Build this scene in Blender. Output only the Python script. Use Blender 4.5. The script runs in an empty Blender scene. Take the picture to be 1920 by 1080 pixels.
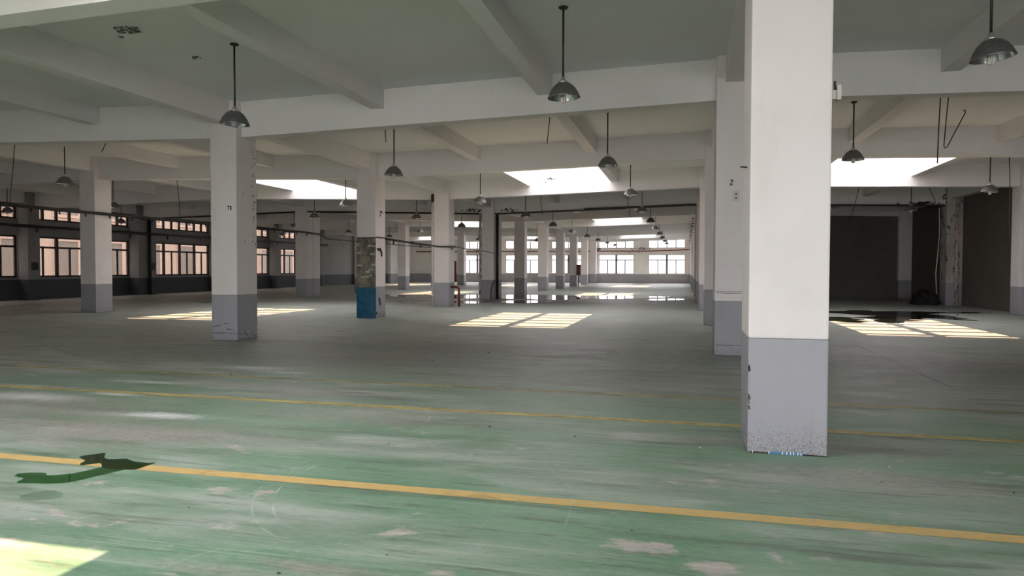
import bpy, bmesh, math, random
from mathutils import Vector, Matrix
random.seed(7)
S = bpy.context.scene
COL = S.collection

# ------------------------------------------------------------------ camera
cam_d = bpy.data.cameras.new('camera'); cam = bpy.data.objects.new('camera', cam_d); COL.objects.link(cam)
cam_d.sensor_width = 36; cam_d.lens = 24.708; cam_d.clip_end = 600
r = Vector((.97114351, .23848635, .00213229)); u = Vector((-.00870084, .02649338, .99961112)); w = Vector((-.23833712, .9707844, -.02780391))
cam.matrix_world = Matrix(((r.x, u.x, -w.x, 0), (r.y, u.y, -w.y, 0), (r.z, u.z, -w.z, 1.6), (0, 0, 0, 1)))
S.camera = cam

# ------------------------------------------------------------------ sky, sun, exposure
world = bpy.data.worlds.new('world'); S.world = world; world.use_nodes = True
bg = world.node_tree.nodes['Background']; bg.inputs[0].default_value = (.97, .95, 1.0, 1); bg.inputs[1].default_value = 1.0
sun_d = bpy.data.lights.new('sun', 'SUN'); sun = bpy.data.objects.new('sun', sun_d); COL.objects.link(sun)
sun_d.energy = 2.0; sun_d.color = (1, .64, .42); sun_d.angle = .007
sun.rotation_euler = Vector((-.05, -.56, -1)).to_track_quat('-Z', 'Y').to_euler(); sun.location = (0, 60, 90)
S.view_settings.view_transform = 'Standard'; S.view_settings.look = 'None'; S.view_settings.gamma = 1
S.view_settings.use_curve_mapping = False; S.view_settings.exposure = 3.12
S.cycles.use_denoising = True; S.cycles.use_adaptive_sampling = True; S.cycles.adaptive_threshold = .045; S.cycles.max_bounces = 7; S.cycles.diffuse_bounces = 6; S.cycles.glossy_bounces = 2
S.cycles.transparent_max_bounces = 16; S.cycles.sample_clamp_indirect = 4; S.cycles.caustics_reflective = False; S.cycles.caustics_refractive = False

def portal(loc, sx_, sy_, direction):
    """daylight guide at an opening: emits nothing itself, only tells the sampler where the sky comes in"""
    d = bpy.data.lights.new('sky_portal', 'AREA'); d.shape = 'RECTANGLE'; d.size = sx_; d.size_y = sy_; d.cycles.is_portal = True
    o = bpy.data.objects.new('sky_portal', d); COL.objects.link(o); o.location = loc
    o.rotation_euler = Vector(direction).to_track_quat('-Z', 'Y').to_euler()

# ------------------------------------------------------------------ building grid (metres)
SX, SY = 10.73, 7.131
RX = {'D': -31.323, 'B': -20.593, 'A': -9.863, 'R': .867, 'C': 11.597}
ROWS = ['D', 'B', 'A', 'R', 'C']
CW, CD = .65, .75
Y = lambda i: 13.539 + SY * i                  # front face of column line i
YC = lambda i: Y(i) + .375
XL, XR, YN, YF = -31.6, 11.92, -7.9, 78.6      # inner faces of the outer walls
def zs(x):                                     # underside of the folded roof slab
    d = (abs(x - RX['A']) / SX) % 2
    return 5.25 + .27 * (d if d <= 1 else 2 - d)
ZB, ZJ, ZR = .77, .40, .50                     # depths below the slab: main beam, joist, row beam
SKY_Z = 6.0

# ------------------------------------------------------------------ mesh helpers
def mesh(name, verts, faces, mat=None, smooth=False):
    me = bpy.data.meshes.new(name); me.from_pydata([tuple(v) for v in verts], [], faces); me.validate()
    bm = bmesh.new(); bm.from_mesh(me); bmesh.ops.recalc_face_normals(bm, faces=bm.faces); bm.to_mesh(me); bm.free()
    if smooth:
        for p in me.polygons: p.use_smooth = True
    if mat: me.materials.append(mat)
    return me
def obj(name, me, parent=None, loc=None, rot=None):
    o = bpy.data.objects.new(name, me); COL.objects.link(o)
    if parent: o.parent = parent
    if loc: o.location = loc
    if rot: o.rotation_euler = rot
    return o
def tag(o, label=None, cat=None, group=None, kind=None):
    if label: o['label'] = label
    if cat: o['category'] = cat
    if group: o['group'] = group
    if kind: o['kind'] = kind
    return o
def empty(name, loc=(0, 0, 0)):
    o = bpy.data.objects.new(name, None); COL.objects.link(o); o.location = loc; o.empty_display_size = .2
    return o
def box_vf(x0, x1, y0, y1, z0, z1, base=0):
    v = [(x0, y0, z0), (x1, y0, z0), (x1, y1, z0), (x0, y1, z0), (x0, y0, z1), (x1, y0, z1), (x1, y1, z1), (x0, y1, z1)]
    f = [(0, 3, 2, 1), (4, 5, 6, 7), (0, 1, 5, 4), (1, 2, 6, 5), (2, 3, 7, 6), (3, 0, 4, 7)]
    return v, [tuple(i + base for i in q) for q in f]
def boxes(name, lst, mat, bevel=0):
    V, F = [], []
    for b in lst:
        v, f = box_vf(*b, base=len(V)); V += v; F += f
    me = mesh(name, V, F, mat)
    if bevel:
        bm = bmesh.new(); bm.from_mesh(me)
        bmesh.ops.bevel(bm, geom=bm.edges[:], offset=bevel, segments=2, affect='EDGES', profile=.6); bm.to_mesh(me); bm.free()
    return me
def tube(name, pts, rad, mat, seg=8, smooth=True):
    pts = [Vector(p) for p in pts]; V, F = [], []; n = len(pts)
    rads = rad if isinstance(rad, (list, tuple)) else [rad] * n
    t0 = (pts[1] - pts[0]).normalized(); a = Vector((0, 0, 1)) if abs(t0.z) < .9 else Vector((1, 0, 0))
    nx = t0.cross(a).normalized()
    for i, p in enumerate(pts):
        t = (pts[min(i + 1, n - 1)] - pts[max(i - 1, 0)]).normalized()
        nx = (nx - t * nx.dot(t)).normalized(); ny = t.cross(nx)
        for k in range(seg):
            an = 2 * math.pi * k / seg; V.append(p + (nx * math.cos(an) + ny * math.sin(an)) * rads[i])
    for i in range(n - 1):
        for k in range(seg):
            k2 = (k + 1) % seg; F.append((i * seg + k, i * seg + k2, (i + 1) * seg + k2, (i + 1) * seg + k))
    F.append(tuple(range(seg))); F.append(tuple((n - 1) * seg + k for k in range(seg)))
    return mesh(name, V, F, mat, smooth)
def lathe(name, prof, mat, seg=28, smooth=True, closed=False):
    V, F = [], []; n = len(prof)
    for (rr, z) in prof:
        for k in range(seg):
            a = 2 * math.pi * k / seg; V.append((rr * math.cos(a), rr * math.sin(a), z))
    for i in range(n if closed else n - 1):
        for k in range(seg):
            k2 = (k + 1) % seg; j = (i + 1) % n
            F.append((i * seg + k, i * seg + k2, j * seg + k2, j * seg + k))
    if not closed:
        F.append(tuple(range(seg))); F.append(tuple((n - 1) * seg + k for k in range(seg)))
    return mesh(name, V, F, mat, smooth)
def prism_x(x0, x1, y0, y1, f0, f1):
    """beam along X whose bottom f0(x) and top f1(x) follow the roof fold"""
    v = [(x0, y0, f0(x0)), (x1, y0, f0(x1)), (x1, y1, f0(x1)), (x0, y1, f0(x0)), (x0, y0, f1(x0)), (x1, y0, f1(x1)), (x1, y1, f1(x1)), (x0, y1, f1(x0))]
    return v, [(0, 3, 2, 1), (4, 5, 6, 7), (0, 1, 5, 4), (1, 2, 6, 5), (2, 3, 7, 6), (3, 0, 4, 7)]
def grid_wall(name, axis, p0, p1, u0, u1, v0, v1, holes, mat):
    """one wall with rectangular openings; axis is the wall's normal, u runs along it, v is height"""
    us = sorted({u0, u1} | {h[0] for h in holes} | {h[1] for h in holes}); vs = sorted({v0, v1} | {h[2] for h in holes} | {h[3] for h in holes})
    solid = {}
    for a in range(len(us) - 1):
        for b in range(len(vs) - 1):
            cu, cv = (us[a] + us[a + 1]) / 2, (vs[b] + vs[b + 1]) / 2
            solid[a, b] = not any(h[0] < cu < h[1] and h[2] < cv < h[3] for h in holes)
    V, F, idx = [], [], {}
    def P(a, b, s):
        if (a, b, s) not in idx:
            q = p1 if s else p0; idx[a, b, s] = len(V)
            V.append((q, us[a], vs[b]) if axis == 'x' else (us[a], q, vs[b]))
        return idx[a, b, s]
    for (a, b), s in solid.items():
        if not s: continue
        for q in (0, 1): F.append((P(a, b, q), P(a + 1, b, q), P(a + 1, b + 1, q), P(a, b + 1, q)))
        for (da, db, e) in ((-1, 0, ((a, b), (a, b + 1))), (1, 0, ((a + 1, b), (a + 1, b + 1))), (0, -1, ((a, b), (a + 1, b))), (0, 1, ((a, b + 1), (a + 1, b + 1)))):
            if not solid.get((a + da, b + db), False):
                F.append((P(*e[0], 0), P(*e[1], 0), P(*e[1], 1), P(*e[0], 1)))
    return mesh(name, V, F, mat)

# ------------------------------------------------------------------ materials
class NT:
    def __init__(s, name):
        s.m = bpy.data.materials.new(name); s.m.use_nodes = True; s.t = s.m.node_tree; s.n = s.t.nodes; s.l = s.t.links
        s.b = s.n['Principled BSDF']; s.out = s.n['Material Output']
        s.tc = s.n.new('ShaderNodeTexCoord'); s.geo = s.n.new('ShaderNodeNewGeometry'); s.pos = s.geo.outputs['Position']
    def link(s, a, b): s.l.new(a, b)
    def mapv(s, vec, scale=(1, 1, 1), loc=(0, 0, 0), rot=(0, 0, 0)):
        n = s.n.new('ShaderNodeMapping'); s.link(vec, n.inputs[0]); n.inputs['Scale'].default_value = scale; n.inputs['Location'].default_value = loc; n.inputs['Rotation'].default_value = rot
        return n.outputs[0]
    def noise(s, vec, scale, detail=4, rough=.55, dist=0):
        n = s.n.new('ShaderNodeTexNoise'); s.link(vec, n.inputs['Vector']); n.inputs['Scale'].default_value = scale
        n.inputs['Detail'].default_value = detail; n.inputs['Roughness'].default_value = rough; n.inputs['Distortion'].default_value = dist
        return n.outputs['Fac']
    def ramp(s, fac, a, b, lo=0., hi=1.):
        n = s.n.new('ShaderNodeMapRange'); n.interpolation_type = 'SMOOTHSTEP'; s.link(fac, n.inputs[0])
        for i, x in zip((1, 2, 3, 4), (a, b, lo, hi)): n.inputs[i].default_value = x
        return n.outputs[0]
    def math(s, op, a, b=None):
        n = s.n.new('ShaderNodeMath'); n.operation = op; n.use_clamp = False
        for i, x in enumerate((a, b)):
            if x is None: continue
            if isinstance(x, (int, float)): n.inputs[i].default_value = x
            else: s.link(x, n.inputs[i])
        return n.outputs[0]
    def mix(s, fac, a, b):
        n = s.n.new('ShaderNodeMix'); n.data_type = 'RGBA'
        for i, x in ((0, fac), (6, a), (7, b)):
            if isinstance(x, (int, float)): n.inputs[i].default_value = x
            elif isinstance(x, tuple): n.inputs[i].default_value = (*x, 1)
            else: s.link(x, n.inputs[i])
        return n.outputs[2]
    def sep(s, vec):
        n = s.n.new('ShaderNodeSeparateXYZ'); s.link(vec, n.inputs[0]); return n.outputs
    def bump(s, h, strength=.2, dist=.01):
        n = s.n.new('ShaderNodeBump'); n.inputs['Strength'].default_value = strength; n.inputs['Distance'].default_value = dist
        s.link(h, n.inputs['Height']); s.link(n.outputs[0], s.b.inputs['Normal'])
    def color(s, c):
        if isinstance(c, tuple): s.b.inputs['Base Color'].default_value = (*c, 1)
        else: s.link(c, s.b.inputs['Base Color'])
    def set(s, rough=.6, metal=0, spec=.5):
        s.b.inputs['Roughness'].default_value = rough; s.b.inputs['Metallic'].default_value = metal; s.b.inputs['Specular IOR Level'].default_value = spec
        return s.m

def mat_paint(name, base, dirt, amount=.25, scuff=0., rough=.7, chips=None):
    t = NT(name); p = t.pos
    n1 = t.noise(p, .9, 4, .6); n2 = t.noise(t.mapv(p, (6, 6, .8)), 1, 3, .6)
    c = t.mix(t.math('MULTIPLY', t.ramp(n1, .42, .75), amount), base, dirt)
    c = t.mix(t.math('MULTIPLY', t.ramp(n2, .5, .8), amount * .7), c, dirt)
    h = t.noise(p, 14, 3)
    if scuff:
        z = t.sep(p)[2]
        low = t.ramp(z, .0, .5, 1, 0)
        n3 = t.noise(t.mapv(p, (60, 60, 42)), 1.5, 8, .75, .6)
        sc = t.math('MULTIPLY', t.ramp(t.math('ADD', n3, t.math('MULTIPLY', low, .13)), .62, .7), scuff)
        c = t.mix(sc, c, (.11, .10, .10))
        n4 = t.noise(t.mapv(p, (5, 5, 22)), 1.3, 5, .6)
        c = t.mix(t.math('MULTIPLY', t.ramp(n4, .72, .76), scuff * .7), c, (.08, .08, .08))
        h = t.math('SUBTRACT', h, sc)
    if chips:
        n5 = t.noise(t.mapv(p, (3, 3, 1.6)), 1.5, 8, .7)
        c = t.mix(t.ramp(n5, chips, chips + .03), c, (.10, .085, .07))
    t.color(c); t.bump(h, .12, .01)
    return t.set(rough, 0, .3)

WHITE = (.76, .72, .715); DIRT = (.50, .48, .43)
M = {}
M['column'] = mat_paint('column_paint', WHITE, DIRT, .22, .10)
M['dado'] = mat_paint('grey_dado_paint', (.335, .335, .365), (.25, .25, .26), .35, .75, .6)
M['wall'] = mat_paint('wall_paint', (.74, .72, .67), (.50, .48, .44), .35)
M['left_wall'] = mat_paint('shaded_left_wall_paint', (.27, .268, .265), (.19, .185, .18), .5)  # light wall paint with the unlit bay's shade put into its colour
M['left_dado'] = mat_paint('shaded_left_dado_paint', (.075, .078, .085), (.06, .06, .062), .4, .2)  # same bay shade carried into the dado colour
M['wall_dado'] = mat_paint('wall_dado_paint', (.30, .31, .33), (.42, .41, .38), .45, .3)
M['slab'] = mat_paint('slab_paint', (.78, .80, .79), (.66, .69, .67), .2)
M['beam'] = mat_paint('beam_paint', (.77, .76, .755), (.64, .635, .62), .2)
M['far_wall'] = mat_paint('cream_far_wall_paint', (.86, .84, .78), (.66, .63, .57), .3)
M['raw'] = mat_paint('raw_render', (.135, .122, .108), (.10, .09, .08), .5, 0, .9)
M['decayed'] = mat_paint('decayed_paint', (.50, .49, .46), (.30, .28, .26), .6, .1, .8, chips=.56)
M['roof'] = mat_paint('roof_concrete', (.4, .4, .4), (.3, .3, .3), .3)
M['ground'] = mat_paint('yard_concrete', (.42, .45, .47), (.35, .375, .39), .4, 0, .9)

def simple(name, col, rough=.5, metal=0., spec=.5, var=.0, scale=8):
    t = NT(name)
    if var:
        n = t.noise(t.pos, scale, 5, .6); t.color(t.mix(t.ramp(n, .35, .7), col, tuple(max(0, c * (1 - var)) for c in col))); t.bump(n, .1, .004)
    else: t.color(col)
    return t.set(rough, metal, spec)
M['black'] = simple('black_iron', (.022, .021, .020), .5, .0, .4, .4)
M['rod'] = simple('rod_steel', (.03, .03, .031), .45, .3)
M['cable'] = simple('cable_rubber', (.03, .03, .03), .6)
M['shade'] = simple('shade_aluminium', (.20, .20, .20), .38, .6, .5, .25, 20)
M['shade_in'] = simple('shade_reflector', (.75, .77, .78), .12, 1.)
M['collar'] = simple('collar_zinc', (.6, .6, .6), .35, .8)
M['bulb'] = simple('bulb_glass', (.80, .76, .70), .15, 0, .6)
M['bulb_grey'] = simple('globe_glass', (.33, .35, .38), .08, 0, .8)
M['frame_dark'] = simple('dark_window_frame', (.045, .032, .027), .5, .1, .4, .3)
M['frame_grey'] = simple('grey_window_frame', (.27, .26, .26), .45, .3, .5, .2)
M['pvc'] = simple('white_pvc', (.72, .69, .64), .5, 0, .4, .25, 5)
M['red'] = simple('rusty_red_paint', (.20, .055, .04), .6, 0, .3, .5, 12)
M['redbox'] = simple('hydrant_red', (.14, .022, .03), .5, 0, .4, .2)
M['blue'] = simple('blue_sheet', (.018, .12, .225), .45, .0, .4, .35, 7)
M['tape_blue'] = simple('tape_blue', (.05, .17, .32), .5)
M['tape_white'] = simple('tape_white', (.72, .74, .76), .5)
M['switch'] = simple('switch_plastic', (.62, .58, .54), .5)
M['mark'] = simple('black_mark', (.025, .023, .022), .8)
M['door'] = simple('dark_door', (.02, .018, .018), .6)
M['chip'] = simple('debris', (.10, .095, .085), .9, 0, .2, .3)
M['chip_w'] = simple('debris_white', (.62, .61, .58), .9, 0, .2, .2)
M['tarp'] = simple('dark_bundle', (.018, .017, .016), .8, 0, .3, .4)
M['flake'] = simple('peeling_paint', (.36, .37, .36), .9, 0, .2, .4, 20)
M['flake_dark'] = simple('bare_concrete', (.16, .16, .155), .9, 0, .2, .4, 20)
def mat_rust_pipe():
    t = NT('rusted_white_pipe'); n = t.noise(t.mapv(t.pos, (9, 9, 3)), 1.5, 6, .7)
    t.color(t.mix(t.ramp(n, .52, .6), (.58, .53, .46), (.09, .05, .035))); return t.set(.7)
M['rustpipe'] = mat_rust_pipe()
def mat_patch():
    t = NT('bare_plaster_patch'); p = t.pos
    n = t.noise(t.mapv(p, (4, 4, 3)), 1.3, 7, .65); n2 = t.noise(t.mapv(p, (5, 5, 14)), 1., 4, .6)
    c = t.mix(t.ramp(n, .35, .7), (.115, .105, .085), (.30, .285, .24)); c = t.mix(t.math('MULTIPLY', t.ramp(n2, .66, .74), .4), c, (.46, .43, .37))
    t.color(c); t.bump(n, .5, .02); return t.set(.9, 0, .2)
M['patch'] = mat_patch()
M['plaster_bit'] = simple('plaster_remains', (.55, .52, .45), .9, 0, .2, .2, 20)

def mat_glass(name, tint, gloss=.06, rough=.05):
    t = NT(name); n, l = t.n, t.l
    tr = n.new('ShaderNodeBsdfTransparent'); tr.inputs[0].default_value = (*tint, 1)
    gl = n.new('ShaderNodeBsdfGlossy'); gl.inputs[0].default_value = (.8, .8, .8, 1); gl.inputs['Roughness'].default_value = rough
    mx = n.new('ShaderNodeMixShader'); mx.inputs[0].default_value = gloss
    l.new(tr.outputs[0], mx.inputs[1]); l.new(gl.outputs[0], mx.inputs[2]); l.new(mx.outputs[0], t.out.inputs[0])
    return t.m
M['pane_sky'] = mat_glass('skylight_panel', (.95, .94, .93), .04)
M['pane_sky_dim'] = mat_glass('dimmed_skylight_panel', (.40, .395, .39), .04)  # unseen panel darkened to cut the light on the nearest column
M['pane_left'] = mat_glass('dimming_brown_pane', (.47, .45, .435), .03, .3)  # tint chosen to dim the bright view outside
M['pane_far'] = mat_glass('dusty_clear_pane', (.84, .84, .86), .03)
def mat_water(name, tint, rough=.015):
    t = NT(name); n, l = t.n, t.l
    tr = n.new('ShaderNodeBsdfTransparent'); tr.inputs[0].default_value = (*tint, 1)
    gl = n.new('ShaderNodeBsdfGlossy'); gl.inputs[0].default_value = (1, 1, 1, 1); gl.inputs['Roughness'].default_value = rough
    fr = n.new('ShaderNodeFresnel'); fr.inputs['IOR'].default_value = 1.33
    mx = n.new('ShaderNodeMixShader'); l.new(fr.outputs[0], mx.inputs[0]); l.new(tr.outputs[0], mx.inputs[1]); l.new(gl.outputs[0], mx.inputs[2]); l.new(mx.outputs[0], t.out.inputs[0])
    return t.m
M['water'] = mat_water('puddle_water', (.30, .32, .27))
M['water_green'] = mat_water('puddle_water_near', (.24, .55, .30))
M['water_dark'] = mat_water('puddle_water_deep', (.15, .30, .17))

def mat_floor():
    t = NT('worn_green_floor_paint'); p = t.pos; x, y, z = t.sep(p)[:3]
    st = t.mapv(p, (.35, 1.25, 1), rot=(0, 0, .05))                   # wear drawn out along the lanes
    nP = t.noise(p, 9, 5, .8); nD = t.noise(p, 4, 5, .7); nS = t.noise(st, 2.6, 5, .75); nA = t.noise(p, .9, 1)
    big = t.noise(st, .55, 4, .6); mid = t.noise(st, 2.2, 6, .65); fine = t.noise(t.mapv(p, (.8, 5, 1), rot=(0, 0, .12)), 5, 6, .7)
    c = t.mix(t.ramp(mid, .35, .7), (.135, .270, .165), (.205, .345, .235))
    dust = t.ramp(y, 5.2, 12.5, .0, .80)                               # the paint is walked off and dusty further in
    dust = t.math('ADD', dust, t.math('MULTIPLY', t.ramp(big, .42, .62), .75))
    dust = t.math('MULTIPLY', dust, t.ramp(fine, .25, .62, .55, 1.0))
    dn = t.n.new('ShaderNodeClamp'); t.link(dust, dn.inputs[0]); dust = dn.outputs[0]; dn.inputs['Max'].default_value = .93
    c = t.mix(dust, c, t.mix(t.ramp(mid, .3, .7), (.245, .255, .232), (.45, .465, .435)))
    g1 = t.noise(t.mapv(p, (3, 9, 1), rot=(0, 0, .08)), 3.2, 6, .75); g2 = t.noise(p, 26, 4, .75)
    c = t.mix(t.ramp(g1, .46, .74, 0, .42), c, (.44, .43, .40)); c = t.mix(t.ramp(g1, .28, .45, .5, 0), c, (.095, .115, .095))
    c = t.mix(t.ramp(g2, .56, .78, 0, .25), c, (.56, .55, .52)); c = t.mix(t.ramp(g2, .26, .42, .3, 0), c, (.08, .09, .075))
    # bare patches where the coating has come off
    pe = t.noise(t.mapv(p, (1, 1.7, 1), loc=(3.1, 1.7, 0)), 1.7, 6, .62, .3)
    pe = t.math('ADD', pe, t.math('MULTIPLY', t.math('MULTIPLY', t.ramp(x, -1.2, .8), t.ramp(y, 4.5, 3.9, 0, 1)), .07))
    near = t.ramp(y, 4.4, 9.0, 1, .15)
    pm = t.math('MULTIPLY', t.ramp(pe, .60, .68), t.math('MULTIPLY', near, t.ramp(fine, .2, .5, .5, 1)))
    c = t.mix(pm, c, t.mix(t.ramp(fine, .3, .7), (.40, .355, .33), (.52, .49, .46)))
    # light tyre and pallet scratches
    for rot, sc, th in ((.05, (.3, 34, 1), .62), (.12, (.5, 60, 1), .62), (.35, (.35, 30, 1), .66), (-.55, (.4, 28, 1), .68), (1.2, (.45, 26, 1), .69)):
        s1 = t.noise(t.mapv(p, sc, rot=(0, 0, rot)), 1., 3, .6, .4)
        c = t.mix(t.math('MULTIPLY', t.ramp(s1, th, th + .07), .38), c, (.46, .52, .46))
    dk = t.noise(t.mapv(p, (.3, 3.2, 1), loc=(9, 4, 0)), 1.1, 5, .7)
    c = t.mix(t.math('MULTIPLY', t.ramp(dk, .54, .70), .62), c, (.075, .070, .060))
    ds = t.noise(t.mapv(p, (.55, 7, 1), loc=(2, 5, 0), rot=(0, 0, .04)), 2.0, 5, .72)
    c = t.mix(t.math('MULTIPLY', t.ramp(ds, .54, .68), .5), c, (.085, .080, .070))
    for (px, py, rx, ry, a) in ((-5.2, 5.75, 2.3, .8, .75), (-7.5, 6.6, 2.6, 1.0, .6), (1.3, 5.85, 1.5, .42, .6), (3.0, 5.2, 1.4, .5, .5), (-3.2, 6.9, 2.2, .5, .5), (-1.9, 3.35, .5, .12, .7), (-2.5, 3.2, .6, .1, .5)):
        q = t.mapv(p, (1 / rx, 1 / ry, 1), loc=(-px / rx, -py / ry, 0))
        vl = t.n.new('ShaderNodeVectorMath'); vl.operation = 'LENGTH'; t.link(q, vl.inputs[0])
        d = t.math('ADD', vl.outputs['Value'], t.math('MULTIPLY', nS, 1.3))
        c = t.mix(t.math('MULTIPLY', t.ramp(d, .75, 1.7, 1, 0), a), c, t.mix(t.ramp(g1, .35, .65), (.25, .225, .205), (.40, .375, .35)))
    # curved wheel scratches
    brk = t.noise(p, 3.5, 5, .7)
    for (cx, cy, rr, wd, a, sx0, sx1) in ((-1.6, 4.9, 1.35, .007, .8, -3.2, -2.1), (-1.55, 4.95, 1.55, .006, .6, -3.2, -2.2), (-4.2, 4.6, 1.3, .006, .55, -3.2, -2.6), (-2.0, 3.0, .75, .006, .5, -2.9, -1.6), (-3.2, 4.2, 2.05, .006, .7, -1.3, -.8),
                                    (-3.0, 4.3, 2.35, .005, .5, -1.2, -.5), (-.3, 1.8, 1.55, .006, .7, -1.2, .8), (.6, 2.2, 1.5, .005, .5, -.8, 1.5), (-4.5, 6.5, 2.0, .007, .5, -3.4, -2.0), (-.8, 7.2, 1.9, .008, .5, -2.9, -1.6)):
        v2 = t.n.new('ShaderNodeVectorMath'); v2.operation = 'SUBTRACT'; t.link(p, v2.inputs[0]); v2.inputs[1].default_value = (cx, cy, 0)
        vl = t.n.new('ShaderNodeVectorMath'); vl.operation = 'LENGTH'; t.link(v2.outputs[0], vl.inputs[0])
        e = t.math('ABSOLUTE', t.math('SUBTRACT', t.math('ADD', vl.outputs['Value'], t.math('MULTIPLY', nA, .10)), rr))
        k = t.math('MULTIPLY', t.ramp(e, wd * .5, wd * 1.4, 1, 0), t.math('MULTIPLY', t.ramp(x, sx0, sx0 + .2, 0, 1), t.ramp(x, sx1 - .2, sx1, 1, 0)))
        c = t.mix(t.math('MULTIPLY', k, t.ramp(brk, .42, .6, .02, a * .75)), c, (.50, .58, .50))
    # white powder spilt on the floor
    for (px, py, rx, ry, a) in ((-5.5, 6.46, .75, .21, 1.), (-6.95, 7.42, .6, .18, .8), (-6.72, 9.9, .9, .28, .9), (-7.9, 7.0, 1.2, .36, .9), (-8.5, 7.6, 1.6, .2, .6), (-7.3, 8.3, 1.0, .16, .7), (-5.9, 9.6, .6, .13, .6)):
        q = t.mapv(p, (1 / rx, 1 / ry, 1), loc=(-px / rx, -py / ry, 0))
        vl = t.n.new('ShaderNodeVectorMath'); vl.operation = 'LENGTH'; t.link(q, vl.inputs[0])
        d = t.math('ADD', vl.outputs['Value'], t.math('MULTIPLY', nP, 1.5))
        c = t.mix(t.math('MULTIPLY', t.ramp(d, .7, 1.75, 1, 0), a), c, (.72, .72, .74))
    # dark patches beside columns, damp stain, shade between skylights painted in, and floor joint
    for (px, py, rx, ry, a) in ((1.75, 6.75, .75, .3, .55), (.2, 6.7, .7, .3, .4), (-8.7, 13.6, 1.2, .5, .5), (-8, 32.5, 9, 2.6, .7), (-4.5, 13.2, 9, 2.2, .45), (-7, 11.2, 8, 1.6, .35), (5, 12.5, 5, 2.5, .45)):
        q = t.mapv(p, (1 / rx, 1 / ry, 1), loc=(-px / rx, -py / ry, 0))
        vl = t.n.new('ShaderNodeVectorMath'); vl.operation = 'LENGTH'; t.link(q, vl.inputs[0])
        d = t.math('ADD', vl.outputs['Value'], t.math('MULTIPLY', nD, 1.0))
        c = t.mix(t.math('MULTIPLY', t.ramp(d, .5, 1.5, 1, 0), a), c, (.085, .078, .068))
    jx = t.math('ABSOLUTE', t.math('SUBTRACT', t.math('ADD', x, t.math('MULTIPLY', t.noise(p, 1.5, 3), .06)), 3.55))
    jm = t.math('MULTIPLY', t.ramp(jx, .008, .03, 1, 0), t.math('MULTIPLY', t.ramp(y, 10.2, 11, 0, 1), t.ramp(y, 15.5, 17, 1, 0)))
    c = t.mix(t.math('MULTIPLY', jm, .7), c, (.06, .055, .05))
    t.color(c)
    rgh = t.ramp(mid, .3, .75, .34, .55); t.link(t.math('ADD', rgh, t.math('MULTIPLY', dust, .12)), t.b.inputs['Roughness'])
    t.bump(t.math('SUBTRACT', fine, pm), .10, .006)
    t.b.inputs['Specular IOR Level'].default_value = .5
    return t.m
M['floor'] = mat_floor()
def mat_line(name, col, keep):
    t = NT(name); p = t.pos; n, l = t.n, t.l
    w1 = t.noise(t.mapv(p, (.5, 2, 1)), 2.0, 7, .7); w2 = t.noise(t.mapv(p, (1, 6, 1)), 9, 6, .7)
    t.color(t.mix(t.ramp(w2, .35, .7), col, tuple(c * .72 + .05 for c in col)))
    tr = n.new('ShaderNodeBsdfTransparent'); mx = n.new('ShaderNodeMixShader')
    f = t.ramp(t.math('ADD', w1, t.math('MULTIPLY', w2, .35)), keep, keep + .28, 1, .35)
    l.new(f, mx.inputs[0]); l.new(tr.outputs[0], mx.inputs[1]); l.new(t.b.outputs[0], mx.inputs[2]); l.new(mx.outputs[0], t.out.inputs[0])
    t.set(.55); return t.m
M['line1'] = mat_line('yellow_line_paint', (.66, .46, .17), .72)
M['line2'] = mat_line('worn_yellow_line_paint', (.64, .51, .20), .56)
M['line3'] = mat_line('faded_yellow_line_paint', (.56, .48, .22), .50)
M['facade'] = mat_paint('peach_render', (.60, .485, .395), (.50, .41, .34), .3)
M['facade_trim'] = mat_paint('peach_trim', (.66, .52, .43), (.5, .4, .33), .2)
M['facade_glass'] = simple('facade_window_glass', (.30, .27, .24), .2)

# ================================================================== LARGE STRUCTURE
ground = obj('ground', mesh('ground', [(-160, -60, -.2), (90, -60, -.2), (90, 220, -.2), (-160, 220, -.2)], [(0, 1, 2, 3)], M['ground']))
tag(ground, 'pale concrete yard outside the factory hall', 'ground', kind='structure')
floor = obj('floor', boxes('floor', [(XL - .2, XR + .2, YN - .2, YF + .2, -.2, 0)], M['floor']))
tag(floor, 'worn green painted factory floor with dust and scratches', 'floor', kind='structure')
for nm, x0, y0, x1, y1, wd, mt, lab in (('lane_line', -31, 4.72, 11.5, 4.72, .135, 'line1', 'bright yellow lane line nearest the camera'),
                                       ('lane_line', -31, 7.74, 11.5, 7.36, .14, 'line2', 'worn yellow lane line, second from the camera'),
                                       ('lane_line', -31, 9.40, 11.5, 8.82, .13, 'line3', 'faded yellow lane line, furthest from the camera')):
    o = obj(nm, mesh(nm, [(x0, y0 - wd / 2, .002), (x1, y1 - wd / 2, .002), (x1, y1 + wd / 2, .002), (x0, y0 + wd / 2, .002)], [(0, 1, 2, 3)], M[mt]), floor)
    tag(o, lab)

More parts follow.
